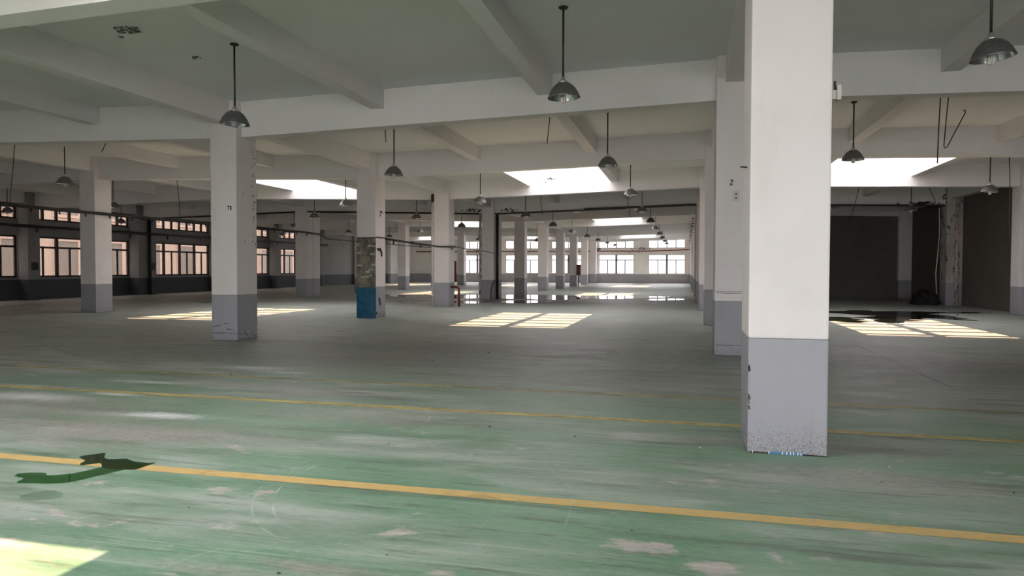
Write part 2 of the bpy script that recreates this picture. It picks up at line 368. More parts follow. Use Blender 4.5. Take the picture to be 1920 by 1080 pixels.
# ---- roof slab with its skylight openings
def third(a, b, k): return RX[a] + SX * k / 3
SKY = []                                        # (x0, x1, y0, y1) clear openings
BAYS = [('D', 'B'), ('B', 'A'), ('A', 'R'), ('R', 'C')]
def opening(bay, i):
    return (RX[bay[0]] + SX / 3 + .15, RX[bay[0]] + 2 * SX / 3 - .15, YC(i) + .175, YC(i + 1) - .175)
for i in (-2, 1, 4, 7):
    for bay in BAYS:
        if bay == ('R', 'C') and i >= 4: continue
        if bay == ('D', 'B') and i != 7: continue  # lone skylight of this bay, added to brighten the far end
        SKY.append((bay, i, opening(bay, i)))
xsb = sorted({XL - .3, XR + .3, *RX.values()} | {v for s in SKY for v in s[2][:2]}); xsb = [v for v in xsb if XL - .31 <= v <= XR + .31]
ysb = sorted({YN - .3, YF + .3} | {v for s in SKY for v in s[2][2:]})
V, F = [], []; vid = {}
def VX(a, b, t):
    if (a, b, t) not in vid:
        vid[a, b, t] = len(V); V.append((xsb[a], ysb[b], zs(xsb[a]) + (.22 if t else 0)))
    return vid[a, b, t]
hole = lambda a, b: any(s[2][0] < (xsb[a] + xsb[a + 1]) / 2 < s[2][1] and s[2][2] < (ysb[b] + ysb[b + 1]) / 2 < s[2][3] for s in SKY)
for a in range(len(xsb) - 1):
    for b in range(len(ysb) - 1):
        if hole(a, b): continue
        F.append((VX(a, b, 0), VX(a + 1, b, 0), VX(a + 1, b + 1, 0), VX(a, b + 1, 0)))
        F.append((VX(a, b, 1), VX(a + 1, b, 1), VX(a + 1, b + 1, 1), VX(a, b + 1, 1)))
ceil = obj('ceiling', mesh('ceiling', V, F, M['slab']))
tag(ceil, 'gently folded concrete roof slab carried on white beams', 'ceiling', kind='structure')
for i in range(-2, 10):
    for (a, b) in BAYS:
        if (a, b) == ('R', 'C') and i > 4: continue
        v, f = prism_x(RX[a], RX[b], YC(i) - .175, YC(i) + .175, lambda x: zs(x) - ZB, lambda x: zs(x) + .05)
        obj('main_beam', mesh('main_beam', v, f, M['beam']), ceil)
        if i == 9: continue
        for k in (1, 2):
            x = RX[a] + SX * k / 3; z = zs(x)
            obj('secondary_beam', boxes('secondary_beam', [(x - .15, x + .15, YC(i) + .175, YC(i + 1) - .175, z - ZJ, z + .05)], M['beam']), ceil)
for rw in ROWS:
    for i in range(-2, 9):
        if rw == 'C' and i > 3: continue
        x = RX[rw]; z = zs(x)
        obj('row_beam', boxes('row_beam', [(x - .165, x + .165, Y(i) + CD, Y(i + 1), z - ZR, z + .05)], M['beam']), ceil)

# ---- skylights
wn = 0
def new_window(label, loc=(0, 0, 0), cat='window'):
    global wn
    wn += 1
    return tag(empty('window_%d' % wn, loc), label, cat, kind='structure')
BAYNAME = {('D', 'B'): 'added for light in the bay beside the left wall', ('B', 'A'): 'left of the middle aisle', ('A', 'R'): 'over the middle aisle', ('R', 'C'): 'over the right-hand bay'}
SKYNAME = {-2: 'nearest, above the camera', 1: 'second from the camera', 4: 'third from the camera', 7: 'furthest, by the far windows'}
for (bay, i, (x0, x1, y0, y1)) in SKY:
    wdw = new_window('glazed roof skylight %s, %s' % (BAYNAME[bay], SKYNAME[i]), ((x0 + x1) / 2, (y0 + y1) / 2, SKY_Z), 'skylight')
    hx, hy = (x1 - x0) / 2, (y1 - y0) / 2; zb = 5.2 - SKY_Z
    obj('kerb', boxes('kerb', [(-hx - .15, hx + .15, -hy - .15, -hy - .012, zb, 0), (-hx - .15, hx + .15, hy + .012, hy + .15, zb, 0), (-hx - .15, -hx - .012, -hy, hy, zb, 0), (hx + .012, hx + .15, -hy, hy, zb, 0)], M['beam']), wdw)
    obj('ridge_bar', boxes('ridge_bar', [(-.14, .14, -hy, hy, -.06, .06)], M['frame_grey']), wdw)
    for k in range(1, 6):
        yy = -hy + 2 * hy * k / 6
        obj('glazing_bar', boxes('glazing_bar', [(-hx, hx, yy - .13, yy + .13, -.05, .05)], M['frame_grey']), wdw)
    for k in range(6):
        for s in (0, 1):
            ya, yb = -hy + 2 * hy * k / 6, -hy + 2 * hy * (k + 1) / 6
            obj('pane', boxes('pane', [((-hx, -.14)[0] if not s else .14, -.14 if not s else hx, ya + .06, yb - .06, .0, .008)], M['pane_sky_dim' if (i == -2 and bay == ('R', 'C')) else 'pane_sky']), wdw)
    portal(((x0 + x1) / 2, (y0 + y1) / 2, SKY_Z + .08), x1 - x0, y1 - y0, (0, 0, -1))

# ---- walls
WT = .25
DP = lambda i: Y(i) - .2                         # pilasters of the left wall
LW = []                                          # left wall window bays
for i in (1, 2, 3, 4, 5):
    LW.append((i, DP(i) + (.65 if i != 3 else 1.45), DP(i + 1) - .03))
LZ = (1.1, 3.17, 3.97, 4.60)
holes = []
for (_, a, b) in LW: holes += [(a, b, LZ[0], LZ[1]), (a, b, LZ[2], LZ[3])]
DOOR = (67.9, 68.9)
wl = obj('wall_left', grid_wall('wall_left', 'x', XL - WT, XL, YN - .25, YF + .25, -.2, 5.6, holes, M['left_wall'])); tag(wl, 'long left wall with two tiers of windows', 'wall', kind='structure')
obj('dado_band', boxes('dado_band', [(XL, XL + .006, YN, DOOR[0] - .1, 0, 1.0), (XL, XL + .006, DOOR[1] + .1, YF, 0, 1.0)], M['left_dado']), wl)
for i in range(-2, 9):
    for (y0, y1) in ([(DP(i), DP(i) + .65)] + ([(DP(i) + .72, DP(i) + 1.4)] if i == 3 else [])):
        pl = obj('pilaster', boxes('pilaster', [(XL, -31.0, y0, y1, 1.0, 5.3)], M['left_wall']), wl)
        obj('dado_band', boxes('dado_band', [(XL, -31.0, y0, y1, 0, 1.0)], M['left_dado']), pl)
obj('lit_wall_panel', boxes('lit_wall_panel', [(XL, XL + .004, 63.9, YF, 1.0, 5.25)], M['wall']), wl)  # paler overlay: daylight on this far stretch of wall put into colour
obj('dado_band', boxes('dado_band', [(XL, XL + .009, 63.9, DOOR[0] - .1, 0, 1.0), (XL, XL + .009, DOOR[1] + .1, YF, 0, 1.0)], M['wall_dado']), wl)  # dado of the same stretch, in its daylit tone
FWX = [(-25.4, -21.56), (-20.03, -16.19), (-14.66, -10.82), (-9.3, -5.46), (-3.83, .03)]
FZ = (1.06, 3.13, 3.88, 4.8)
holes = []
for (a, b) in FWX: holes += [(a, b, FZ[0], FZ[1]), (a, b, FZ[2], FZ[3])]
wf = obj('wall_far', grid_wall('wall_far', 'y', YF, YF + WT, XL - .25, 1.2, -.2, 5.6, holes, M['far_wall'])); tag(wf, 'cream far end wall with bright windows and a grey base', 'wall', kind='structure')
obj('dado_band', boxes('dado_band', [(XL, 1.0, YF - .006, YF, 0, 1.0)], M['wall_dado']), wf)
NDOOR = [(RX['A'] + .5, RX['R'] - .5), (RX['R'] + .5, RX['C'] - .5)]     # raised loading doors on the near side
wr = obj('wall_right', grid_wall('wall_right', 'x', XR, XR + WT, YN - .25, Y(4) + .9, -.2, 5.6, [], M['raw'])); tag(wr, 'dark unpainted infill wall behind the right-hand columns', 'wall', kind='structure')
wb = obj('wall_rear', grid_wall('wall_rear', 'y', Y(4) + .3, Y(4) + .55, RX['R'] + .325, XR + .2, -.2, 5.6, [], M['raw'])); tag(wb, 'dark brown wall closing the back of the right-hand bay', 'wall', kind='structure')
AW = [(Y(i) + 1.0, Y(i + 1) - .2) for i in (5, 6, 7, 8)]  # hidden windows added in this wall to brighten the far end
wa = obj('wall_aisle', grid_wall('wall_aisle', 'x', RX['R'] + .1, RX['R'] + .3, Y(4) + .55, YF + .2, -.2, 5.6, [h for a, b in AW for h in ((a, b, FZ[0], FZ[1]), (a, b, FZ[2], FZ[3]))], M['wall'])); tag(wa, 'white wall between the far columns of the right-hand row', 'wall', kind='structure')
wnr = obj('wall_near', grid_wall('wall_near', 'y', YN - WT, YN, XL - .25, XR + .25, -.2, 5.6, [(a, b, 0, 3.7) for a, b in NDOOR], M['wall'])); tag(wnr, 'white wall behind the camera with wide loading openings', 'wall', kind='structure')
for (a, b) in NDOOR: portal(((a + b) / 2, YN - .1, 1.85), b - a, 3.7, (0, 1, 0))

# ---- windows
def bar(parent, name, axis, pos, dep, u0, u1, v0, v1, mat):
    return obj(name, boxes(name, [(pos, pos + dep, u0, u1, v0, v1) if axis == 'x' else (u0, u1, pos, pos + dep, v0, v1)], M[mat]), parent)
def window(label, axis, pos, u0, u1, v0, v1, units, transom, mat, pane, sash, wide=.10, thin=.05, fw=.055):
    wdw = new_window(label)
    fr = [(u0, u1, v0, v0 + fw), (u0, u1, v1 - fw, v1), (u0, u0 + fw, v0, v1), (u1 - fw, u1, v0, v1)]
    obj('frame', boxes('frame', [((pos, pos + .09, *q) if axis == 'x' else (q[0], q[1], pos, pos + .09, q[2], q[3])) for q in fr], M[mat]), wdw)
    us = [u0 + (u1 - u0) * k / units for k in range(units + 1)]
    for k in range(1, units): bar(wdw, 'mullion', axis, pos, .09, us[k] - wide / 2, us[k] + wide / 2, v0, v1, mat)
    if transom: bar(wdw, 'transom', axis, pos, .085, u0, u1, transom - .05, transom + .05, mat)
    for k in range(units):
        if transom:
            bar(wdw, 'pane', axis, pos + .04, .006, us[k] + .05, us[k + 1] - .05, transom + .05, v1 - .05, pane)
            um = (us[k] + us[k + 1]) / 2
            if sash:
                bar(wdw, 'sash_stile', axis, pos + .02, .05, um - thin / 2, um + thin / 2, v0 + .05, transom - .05, mat)
                bar(wdw, 'pane', axis, pos + .04, .006, us[k] + .05, um - .02, v0 + .05, transom - .05, pane)
                bar(wdw, 'pane', axis, pos + .04, .006, um + .02, us[k + 1] - .05, v0 + .05, transom - .05, pane)
            else: bar(wdw, 'pane', axis, pos + .04, .006, us[k] + .05, us[k + 1] - .05, v0 + .05, transom - .05, pane)
        else: bar(wdw, 'pane', axis, pos + .04, .006, us[k] + .04, us[k + 1] - .04, v0 + .05, v1 - .05, pane)
    return wdw
ordn = ['first', 'second', 'third', 'fourth', 'fifth']
for k, (i, a, b) in enumerate(LW):
    window('dark-framed sliding window in the left wall, lower tier, %s bay from the left edge' % ordn[k], 'x', XL - .16, a, b, LZ[0], LZ[1], 4, 2.62, 'frame_dark', 'pane_left', True, .17, .10, .09)
    window('dark-framed band of small panes high in the left wall, %s bay from the left edge' % ordn[k], 'x', XL - .16, a, b, LZ[2], LZ[3], 8, None, 'frame_dark', 'pane_left', False, .13, .05, .085)
for k, (a, b) in enumerate(FWX):
    n = ['fifth', 'fourth', 'third', 'second', 'first'][k]
    window('bright lower window in the far end wall, %s from the right' % n, 'y', YF + .06, a, b, FZ[0], FZ[1], 2, 2.56, 'frame_grey', 'pane_far', True, .26, .13)
    window('bright upper window in the far end wall, %s from the right' % n, 'y', YF + .06, a, b, FZ[2], FZ[3], 4, None, 'frame_grey', 'pane_far', False, .13)
    portal(((a + b) / 2, YF + .2, 2.93), b - a, 3.74, (0, -1, 0))
for k, (a, b) in enumerate(AW):
    window('added unseen lower window between far right-hand columns, %s towards the far wall' % ordn[k], 'x', RX['R'] + .2, a, b, FZ[0], FZ[1], 4, 2.56, 'frame_grey', 'pane_far', True, .12, .07)
    window('added unseen upper window between far right-hand columns, %s towards the far wall' % ordn[k], 'x', RX['R'] + .2, a, b, FZ[2], FZ[3], 4, None, 'frame_grey', 'pane_far', False, .12)
    portal((RX['R'] + .35, (a + b) / 2, 2.93), b - a, 3.74, (-1, 0, 0))
dr = tag(empty('door_1', (XL, 68.4, 0)), 'dark doorway with grey frame far down the left wall', 'door', kind='structure')
obj('leaf', boxes('leaf', [(.005, .035, -.5, .5, 0, 2.45)], M['door']), dr)
obj('door_frame', boxes('door_frame', [(0, .06, -.6, -.5, 0, 2.55), (0, .06, .5, .6, 0, 2.55), (0, .06, -.5, .5, 2.45, 2.55)], M['frame_grey']), dr)

# ================================================================== COLUMNS
SH = {}
def col_mesh(kind, z0, z1, mat):
    key = (kind, z0, z1, mat)
    if key not in SH: SH[key] = boxes(kind, [(-CW / 2, CW / 2, 0, CD, z0, z1)], M[mat], .018)
    return SH[key]
NTH = ['first', 'second', 'third', 'fourth', 'fifth', 'sixth', 'seventh', 'eighth', 'ninth', 'tenth', 'eleventh']
COLS = {}
def column(rw, i, label, dy=0, shaft='column', dado='dado'):
    c = tag(empty('column', (RX[rw], Y(i) + dy, 0)), label, 'column', 'concrete columns of the hall')
    obj('shaft', col_mesh('shaft', 1.0, round(zs(RX[rw]) + .02, 3), shaft), c)
    obj('dado', col_mesh('dado', 0, 1.0, dado), c)
    COLS[rw, i, dy] = c
    return c
DD = .80
LAB = {('A', -1): 'column of the row left of the middle aisle, out of frame beside the camera',
       ('A', 0): 'large white column with chipped grey base, nearest of the row left of the middle aisle',
       ('A', 1): 'white column with a bare plaster patch above a blue sheet',
       ('A', 2): 'white column between a thin white pipe and a short red pipe',
       ('A', 3): 'grimy column with a rusty pipe on its left and a black pipe on its right',
       ('A', 9): 'pilaster column standing against the far window wall, left of the two bright windows',
       ('R', -1): 'huge white column with grey base, nearest to the camera on the right',
       ('R', 0): 'white column with a small switch box, half hidden behind the nearest column',
       ('B', 0): 'column of the left row, out of frame beside the camera',
       ('B', 1): 'white column at the left with a black pipe crossing it',
       ('B', 2): 'column of the left row, almost hidden behind the large column with chipped base',
       ('C', 1): 'column of the right-hand wall row, out of frame beside the camera',
       ('C', 2): 'white column cut by the right edge of the picture',
       ('C', 3): 'decayed column with peeling paint and a rusty pipe, in the right-hand bay',
       ('C', 4): 'pale column in the dark corner at the back of the right-hand bay'}
for i in range(-1, 10):
    column('A', i, LAB.get(('A', i), '%s column from the near end in the row left of the middle aisle' % NTH[max(i, 0)]))
column('A', 3, 'second half of the double column behind the grimy piped one', DD)
for i in range(-1, 10):
    column('R', i, LAB.get(('R', i), '%s column from the near end in the right-hand row' % NTH[i + 1]))
column('R', 3, 'second half of the double column in the right-hand row', DD)
for i in range(0, 9):
    column('B', i, LAB.get(('B', i), ('wide grey double column, front half, in the dim left row' if i == 3 else '%s column from the near end in the dim left row' % NTH[i - 1])))
column('B', 3, 'wide grey double column, rear half, in the dim left row', DD)
for i in range(1, 5):
    column('C', i, LAB['C', i], 0, 'decayed' if i == 3 else 'column')

def face_plate(parent, name, pts, mat, thick=.004, plane='front'):
    """a thin irregular piece lying on a column face; pts are (across, height) from the column's centre line or its front edge"""
    n = len(pts); V, F = [], []
    for s in (0, 1):
        for (a, z) in pts:
            d = -thick * s
            V.append((a, d, z) if plane == 'front' else (CW / 2 - d, a, z))
    F.append(tuple(range(n))); F.append(tuple(range(n, 2 * n)))
    for k in range(n): F.append((k, (k + 1) % n, n + (k + 1) % n, n + k))
    return obj(name, mesh(name, V, F, M[mat]), parent)
rnd = random.Random(3)
def rect(a0, a1, z0, z1, jit=.0, n=1):
    P = []
    for (p, q) in (((a0, z0), (a1, z0)), ((a1, z0), (a1, z1)), ((a1, z1), (a0, z1)), ((a0, z1), (a0, z0))):
        for k in range(n):
            t = k / n; P.append((p[0] + (q[0] - p[0]) * t + rnd.uniform(-jit, jit), p[1] + (q[1] - p[1]) * t + rnd.uniform(-jit, jit)))
    return P
# the column with the bare patch and the blue sheet
c = COLS['A', 1, 0]
tag(face_plate(c, 'bare_patch', rect(-.325, .325, .97, 2.56, .012, 8), 'patch', .004), 'bare stained plaster patch')
for (a0, a1, z0, z1) in ((.06, .31, 2.28, 2.33), (.14, .31, 2.02, 2.07), (-.3, -.13, 1.66, 1.71), (-.32, -.26, 2.3, 2.4), (-.2, .1, 1.3, 1.345), (.1, .2, 1.35, 1.4), (.17, .32, 1.69, 1.73), (.12, .24, 1.53, 1.57), (-.02, .12, 1.45, 1.52), (-.31, -.2, 2.05, 2.1)):
    face_plate(c, 'plaster_remnant', rect(a0, a1, z0, z1, .012, 3), 'plaster_bit', .012)
V = []; F = []; nn = 8
for k in range(nn + 1):
    a = -.335 + .67 * k / nn; bow = .022 * (1 - (2 * k / nn - 1) ** 2)
    for (z, d) in ((.0, bow), (.98, bow * .5)):
        V.append((a, -.012 - d, z)); V.append((a, -.003, z))
for k in range(nn):
    b = 4 * k; F += [(b, b + 4, b + 6, b + 2), (b + 1, b + 3, b + 7, b + 5), (b, b + 1, b + 5, b + 4), (b + 2, b + 6, b + 7, b + 3)]
F += [(0, 2, 3, 1), (4 * nn, 4 * nn + 1, 4 * nn + 3, 4 * nn + 2)]
tag(obj('blue_sheet', mesh('blue_sheet', V, F, M['blue']), c), 'blue metal sheet around the column base')
for pts in ([(.1, 2.24), (.38, 2.25), (.5, 2.13), (.52, 1.98), (.4, 1.97), (.36, 2.12), (.1, 2.18)], [(.2, .64), (.33, .65), (.38, .42), (.32, .38), (.24, .5)], [(.02, .2), (.1, .22), (.1, .12), (.02, .12)]):
    face_plate(c, 'black_scuff', pts, 'mark', .004, 'side')
for pts in (rect(.32, .52, 3.40, 3.44, .01, 2), rect(.32, .4, 3.33, 3.37, .01, 2), rect(.32, .4, 3.27, 3.31, .01, 2), rect(.46, .52, 3.37, 3.41, .01, 2)):
    face_plate(c, 'painted_mark', pts, 'mark', .003, 'side')
face_plate(c, 'ledge', rect(-.33, .33, 2.55, 2.58, .004, 4), 'mark', .02); face_plate(c, 'ledge', rect(.02, .74, 2.56, 2.60, .008, 4), 'mark', .02, 'side')
# large column: pencil-black mark and chips along its foot
c = COLS['A', 0, 0]
for pts in (rect(.1, .2, 2.94, 2.96), rect(.17, .2, 2.86, 2.94), rect(.12, .14, 2.88, 2.94)): face_plate(c, 'painted_mark', pts, 'mark', .003)
for k in range(26):
    a, z = rnd.uniform(.05, .72), rnd.uniform(.04, .22)
    face_plate(c, 'chip', rect(a, a + rnd.uniform(.012, .04), z, z + rnd.uniform(.01, .04), .006, 2), rnd.choice(['chip_w', 'chip', 'chip_w']), .003, 'side')
for (a0, a1, z) in ((-.32, .31, .155), (-.2, -.1, .32), (.0, .12, .37), (-.3, -.15, .3), (.05, .2, .24)):
    face_plate(c, 'crack', [(a0, z), (a0 + (a1 - a0) * .3, z - .006), (a0 + (a1 - a0) * .6, z + .004), (a1, z - .002), (a1, z + .006), (a0 + (a1 - a0) * .5, z + .012), (a0, z + .008)], 'mark', .003)
for k in range(34):
    a, z = rnd.uniform(.02, .14) + (.55 if rnd.random() < .8 else .2), rnd.uniform(1.9, 4.3)
    face_plate(c, 'chip', rect(a, a + rnd.uniform(.01, .03), z, z + rnd.uniform(.015, .06), .006, 2), 'chip', .003, 'side')
# column with the switch box
c = COLS['R', 0, 0]
o = obj('switch_box', boxes('switch_box', [(-.015, .085, -.05, 0, 2.85, 3.02)], M['switch'], .004), c)
for z in (2.895, 2.97): obj('switch_button', boxes('switch_button', [(.02, .05, -.056, -.05, z - .012, z + .012)], M['mark']), o)
for pts in ([(-.07, 3.22), (-.045, 3.245), (-.02, 3.235), (-.02, 3.21), (-.05, 3.15), (-.02, 3.15), (-.02, 3.135), (-.075, 3.135), (-.075, 3.15), (-.04, 3.205), (-.04, 3.222), (-.06, 3.215)],):
    tag(face_plate(c, 'painted_numeral', pts, 'mark', .003), 'small black handwritten 2')
for z in (.19, .80 + .35, .80 + .38): face_plate(c, 'crack', [(-.31, z), (-.1, z - .008), (.3, z + .002), (.3, z + .009), (-.1, z), (-.31, z + .007)], 'mark', .003)
# nearest column: bracket, bolt, blue strip at its foot
c = COLS['R', -1, 0]
o = obj('bracket', boxes('bracket', [(CW / 2, CW / 2 + .11, .25, .29, 3.08, 3.16)], M['switch'], .004), c)
obj('bracket_plate', boxes('bracket_plate', [(CW / 2 + .08, CW / 2 + .115, .23, .31, 3.07, 3.2)], M['switch'], .004), o)
obj('bolt', boxes('bolt', [(CW / 2 + .06, CW / 2 + .075, .262, .277, 3.16, 3.24)], M['mark']), o)
obj('bolt', tube('bolt', [(-CW / 2 + .005, .3, 2.52), (-CW / 2 - .06, .3, 2.525)], .007, M['mark']), c)
o = obj('blue_strip', boxes('blue_strip', [(-.14, .13, -.010, -.001, .002, .022)], M['tape_blue']), c); tag(o, 'blue strip with white marks at the column foot')
for a in (-.28, -.145, -.035, .0, .03, .055, .09, .115): obj('white_mark', boxes('white_mark', [(a - .004, a + .004, -.0125, -.0095, .003, .024)], M['tape_white']), o)
for (a0, a1, z) in ((-.3, .32, .012),): face_plate(c, 'crack', [(a0, .0), (a1, .0), (a1, .008), (.1, .014), (-.1, .01), (a0, .013)], 'mark', .003)
for k in range(6):
    z = rnd.uniform(.3, .75); face_plate(c, 'chip', rect(-.32, -.32 + rnd.uniform(.008, .02), z, z + rnd.uniform(.01, .05), .004, 2), 'chip', .003)
# brackets on the far right-hand row
for i in range(4, 9):
    c = COLS['R', i, 0]
    for z in (4.05, 4.2, 4.35, 4.5): obj('cable_bracket', boxes('cable_bracket', [(-CW / 2 - .14, -CW / 2, .1, .14, z, z + .03), (-CW / 2 - .15, -CW / 2 - .12, .1, .14, z, z + .09)], M['black']), c)

# ================================================================== PENDANT LAMPS
shade_out = [(.07, .222), (.088, .215), (.13, .187), (.172, .143), (.207, .085), (.234, .022), (.243, .0), (.239, -.002)]
shade_in = [(.229, .02), (.202, .085), (.167, .14), (.125, .183), (.07, .208)]
DROP = 1.33
m_plate = lathe('ceiling_plate', [(.07, 0), (.075, -.012), (.05, -.03), (.02, -.04)], M['rod'], 18)
m_rod = tube('rod', [(0, 0, -.03), (0, 0, -1.07)], .016, M['rod'], 10)
m_collar = lathe('collar', [(.03, -1.03), (.036, -1.04), (.032, -1.075), (.074, -1.088), (.08, -1.108), (.07, -1.118)], M['collar'], 22)
m_shade = lathe('shade', [(a, z - DROP) for a, z in shade_out] + [(.236, -DROP + .004)], M['shade'], 32)
m_refl = lathe('reflector', [(a, z - DROP) for a, z in [(.234, .0)] + shade_in], M['shade_in'], 32)
def fix_open(me):      # lathe() caps both ends; the shade is an open bell
    bm = bmesh.new(); bm.from_mesh(me); bmesh.ops.delete(bm, geom=[f for f in bm.faces if len(f.verts) > 4 and f.calc_center_median().z < -DROP + .05], context='FACES_ONLY'); bm.to_mesh(me); bm.free()
fix_open(m_shade); fix_open(m_refl)
def utube(name, mat):
    V, F = [], []
    bm = bmesh.new()
    for a in range(3):
        an = a * math.pi / 3 * 2; cx, cy = math.cos(an) * .026, math.sin(an) * .026; dx, dy = -math.sin(an) * .014, math.cos(an) * .014
        pts = [(cx + dx, cy + dy, -1.14), (cx + dx, cy + dy, -1.385), (cx + dx * .6, cy + dy * .6, -1.398), (cx - dx * .6, cy - dy * .6, -1.398), (cx - dx, cy - dy, -1.385), (cx - dx, cy - dy, -1.14)]
        me = tube('x', pts, .0115, mat, 8); bm.from_mesh(me); bpy.data.meshes.remove(me)
    me = bpy.data.meshes.new(name); bm.to_mesh(me); bm.free(); me.materials.append(mat)
    for p in me.polygons: p.use_smooth = True
    return me
m_cfl = utube('bulb', M['bulb'])
m_globe = lathe('bulb', [(.01, -1.1), (.03, -1.13), (.06, -1.18), (.085, -1.24), (.09, -1.29), (.078, -1.34), (.045, -1.372), (.01, -1.38)], M['bulb_grey'], 20)
m_socket = lathe('socket', [(.02, -1.09), (.04, -1.10), (.04, -1.16), (.02, -1.17)], M['rod'], 14)
LX = {'far_left': -28.64, 'left_wall': -23.28, 'b_left': -17.91, 'b_right': -12.55, 'n_left': -7.19, 'n_right': -1.82, 'r_left': 3.55, 'r_right': 8.91}
LNAME = {'far_left': 'beside the left windows', 'left_wall': 'in the dark left bay', 'b_left': 'two lines left of the middle aisle',
         'b_right': 'just left of the middle aisle', 'n_left': 'over the left of the middle aisle', 'n_right': 'over the right of the middle aisle',
         'r_left': 'in the right-hand bay, left line', 'r_right': 'in the right-hand bay, right line'}
LBAYS = {'far_left': [1, 2, 3, 4], 'left_wall': [1, 2, 3, 4, 5], 'b_left': [0, 2, 3, 4, 6], 'b_right': [1, 2, 3, 4, 5, 6], 'n_left': list(range(-1, 9)), 'n_right': list(range(-1, 9)), 'r_left': [-1, 0], 'r_right': [1, 2]}
LOFF = {('r_left', -1): (-.02, -.75), ('n_left', -1): (-.10, -.02), ('n_right', -1): (.05, 0), ('b_left', 0): (-.35, .05), ('r_left', 0): (.2, .2), ('r_right', 1): (.2, 0), ('n_left', 0): (-.08, -.6), ('far_left', 2): (-.5, -.3)}
LTILT = {('r_left', -1): (.02, -.10), ('n_right', -1): (.03, -.04), ('n_left', -1): (.02, .04)}
for ln, bays in LBAYS.items():
    for k, i in enumerate(bays):
        dx, dy = LOFF.get((ln, i), (random.uniform(-.05, .05), random.uniform(-.08, .08)))
        x = LX[ln] + dx; y = YC(i) + SY / 2 + dy
        what = 'bell-shaped pendant lamp' if (ln, i) != ('n_left', -1) else 'pendant lamp with round globe bulb'
        o = tag(empty('pendant_lamp', (x, y, zs(x))), '%s %s, %s' % (what, LNAME[ln], ('nearest' if k == 0 else '%s from the camera' % NTH[k])), 'lamp', 'bell-shaped pendant lamps')
        obj('ceiling_plate', m_plate, o); obj('rod', m_rod, o); obj('collar', m_collar, o)
        sh = obj('shade', m_shade, o)
        tx, ty = LTILT.get((ln, i), (random.uniform(-.04, .04), random.uniform(-.04, .04)))
        T = Matrix.Translation((0, 0, -1.04)) @ Matrix.Rotation(tx, 4, 'X') @ Matrix.Rotation(ty, 4, 'Y') @ Matrix.Translation((0, 0, 1.04))
        sh.matrix_local = T
        obj('reflector', m_refl, sh)
        obj('socket', m_socket, o); obj('bulb', m_globe if (ln, i) == ('n_left', -1) else m_cfl, o)

# ================================================================== PIPES AND CABLES
def lugs(parent, pts, size=.16):
    for p in pts: obj('hanger', boxes('hanger', [(p[0] - .018, p[0] + .018, p[1] - .02, p[1] + .02, p[2] - size, p[2] - .02)], M['black']), parent)
o = tag(obj('wall_conduit', tube('wall_conduit', [(-20.19, 6, 3.55), (-20.19, 20, 3.52), (-20.19, 28, 3.53), (-20.19, 35, 3.55), (-20.17, 36.4, 3.5)], .052, M['black'])), 'long black conduit running past the left row of columns', 'pipe')
lugs(o, [(-20.19, 16 + k * 1.05, 3.53) for k in range(19)])
o = tag(obj('wall_conduit', tube('wall_conduit', [(-20.19, 36.5, 3.5), (-20.19, 37, 3.3), (-20.19, 43, 3.28), (-20.19, 56, 3.3)], .03, M['black'])), 'lower black conduit continuing beyond the grey double column', 'pipe')
o = tag(obj('wall_pipe', tube('wall_pipe', [(-30.93, -7, 3.62), (-30.93, 30, 3.60), (-30.93, 57, 3.63)], .085, M['black'])), 'thick black pipe along the left window wall', 'pipe')
for k in range(12): obj('hanger', boxes('hanger', [(-30.96, -30.9, 22 + k * 3.0, 22.06 + k * 3.0, 3.34, 3.57)], M['black']), o)
o = tag(obj('wall_conduit', tube('wall_conduit', [(-9.505, Y(1) + .7, 2.56), (-9.5, 24, 2.50), (-9.5, 26.5, 2.46), (-9.49, 27.7, 2.50), (-9.49, 28.6, 2.52)], .035, M['black'])), 'sagging black conduit between the patched column and the piped column', 'pipe')
lugs(o, [(-9.5, 22, 2.53), (-9.5, 24.5, 2.49), (-9.49, 28.1, 2.51)], .14)
tag(obj('cable', tube('cable', [(-9.49, 28.6, 2.52), (-9.5, 30.5, 2.46), (-9.5, 33, 2.44), (-9.52, 34.95, 2.36)], .014, M['cable'])), 'thin cable from the piped column to the grimy column', 'cable')
o = tag(obj('cable_tray', boxes('cable_tray', [(0, .01, 0, .01, 0, .01)], M['black'])), 'black cable strip under the fourth beam over the middle aisle', 'cable tray')
def strip(x0, z0, x1, z1, y, h, d): return ([(x0, y, z0), (x1, y, z1), (x1, y + d, z1), (x0, y + d, z0), (x0, y, z0 + h), (x1, y, z1 + h), (x1, y + d, z1 + h), (x0, y + d, z0 + h)], [(0, 3, 2, 1), (4, 5, 6, 7), (0, 1, 5, 4), (1, 2, 6, 5), (2, 3, 7, 6), (3, 0, 4, 7)])
v1, f1 = strip(-9.5, 4.37, -2.8, 4.53, Y(3) + .05, .07, .12); v2, f2 = strip(-4.9, 4.50, .52, 4.63, Y(3) + .03, .11, .14)
o.data = mesh('cable_tray', v1 + v2, f1 + [tuple(i + 8 for i in q) for q in f2], M['black'])
v1, f1 = strip(-20.2, 4.66, -10.38, 4.385, Y(3) + .05, .08, .12)
tag(obj('cable_tray', mesh('cable_tray', v1, f1, M['black'])), 'black cable strip under the fourth beam left of the middle aisle', 'cable tray')
v1, f1 = strip(-31.0, 4.4, -21, 4.66, Y(3) + .05, .08, .12)
tag(obj('cable_tray', mesh('cable_tray', v1, f1, M['black'])), 'black cable strip under the fourth beam near the left windows', 'cable tray')
v1, f1 = strip(1.2, 4.63, 11.2, 4.40, Y(3) + .05, .08, .12)
tag(obj('cable_tray', mesh('cable_tray', v1, f1, M['black'])), 'black cable strip under the beam at the mouth of the dark right-hand bay', 'cable tray')
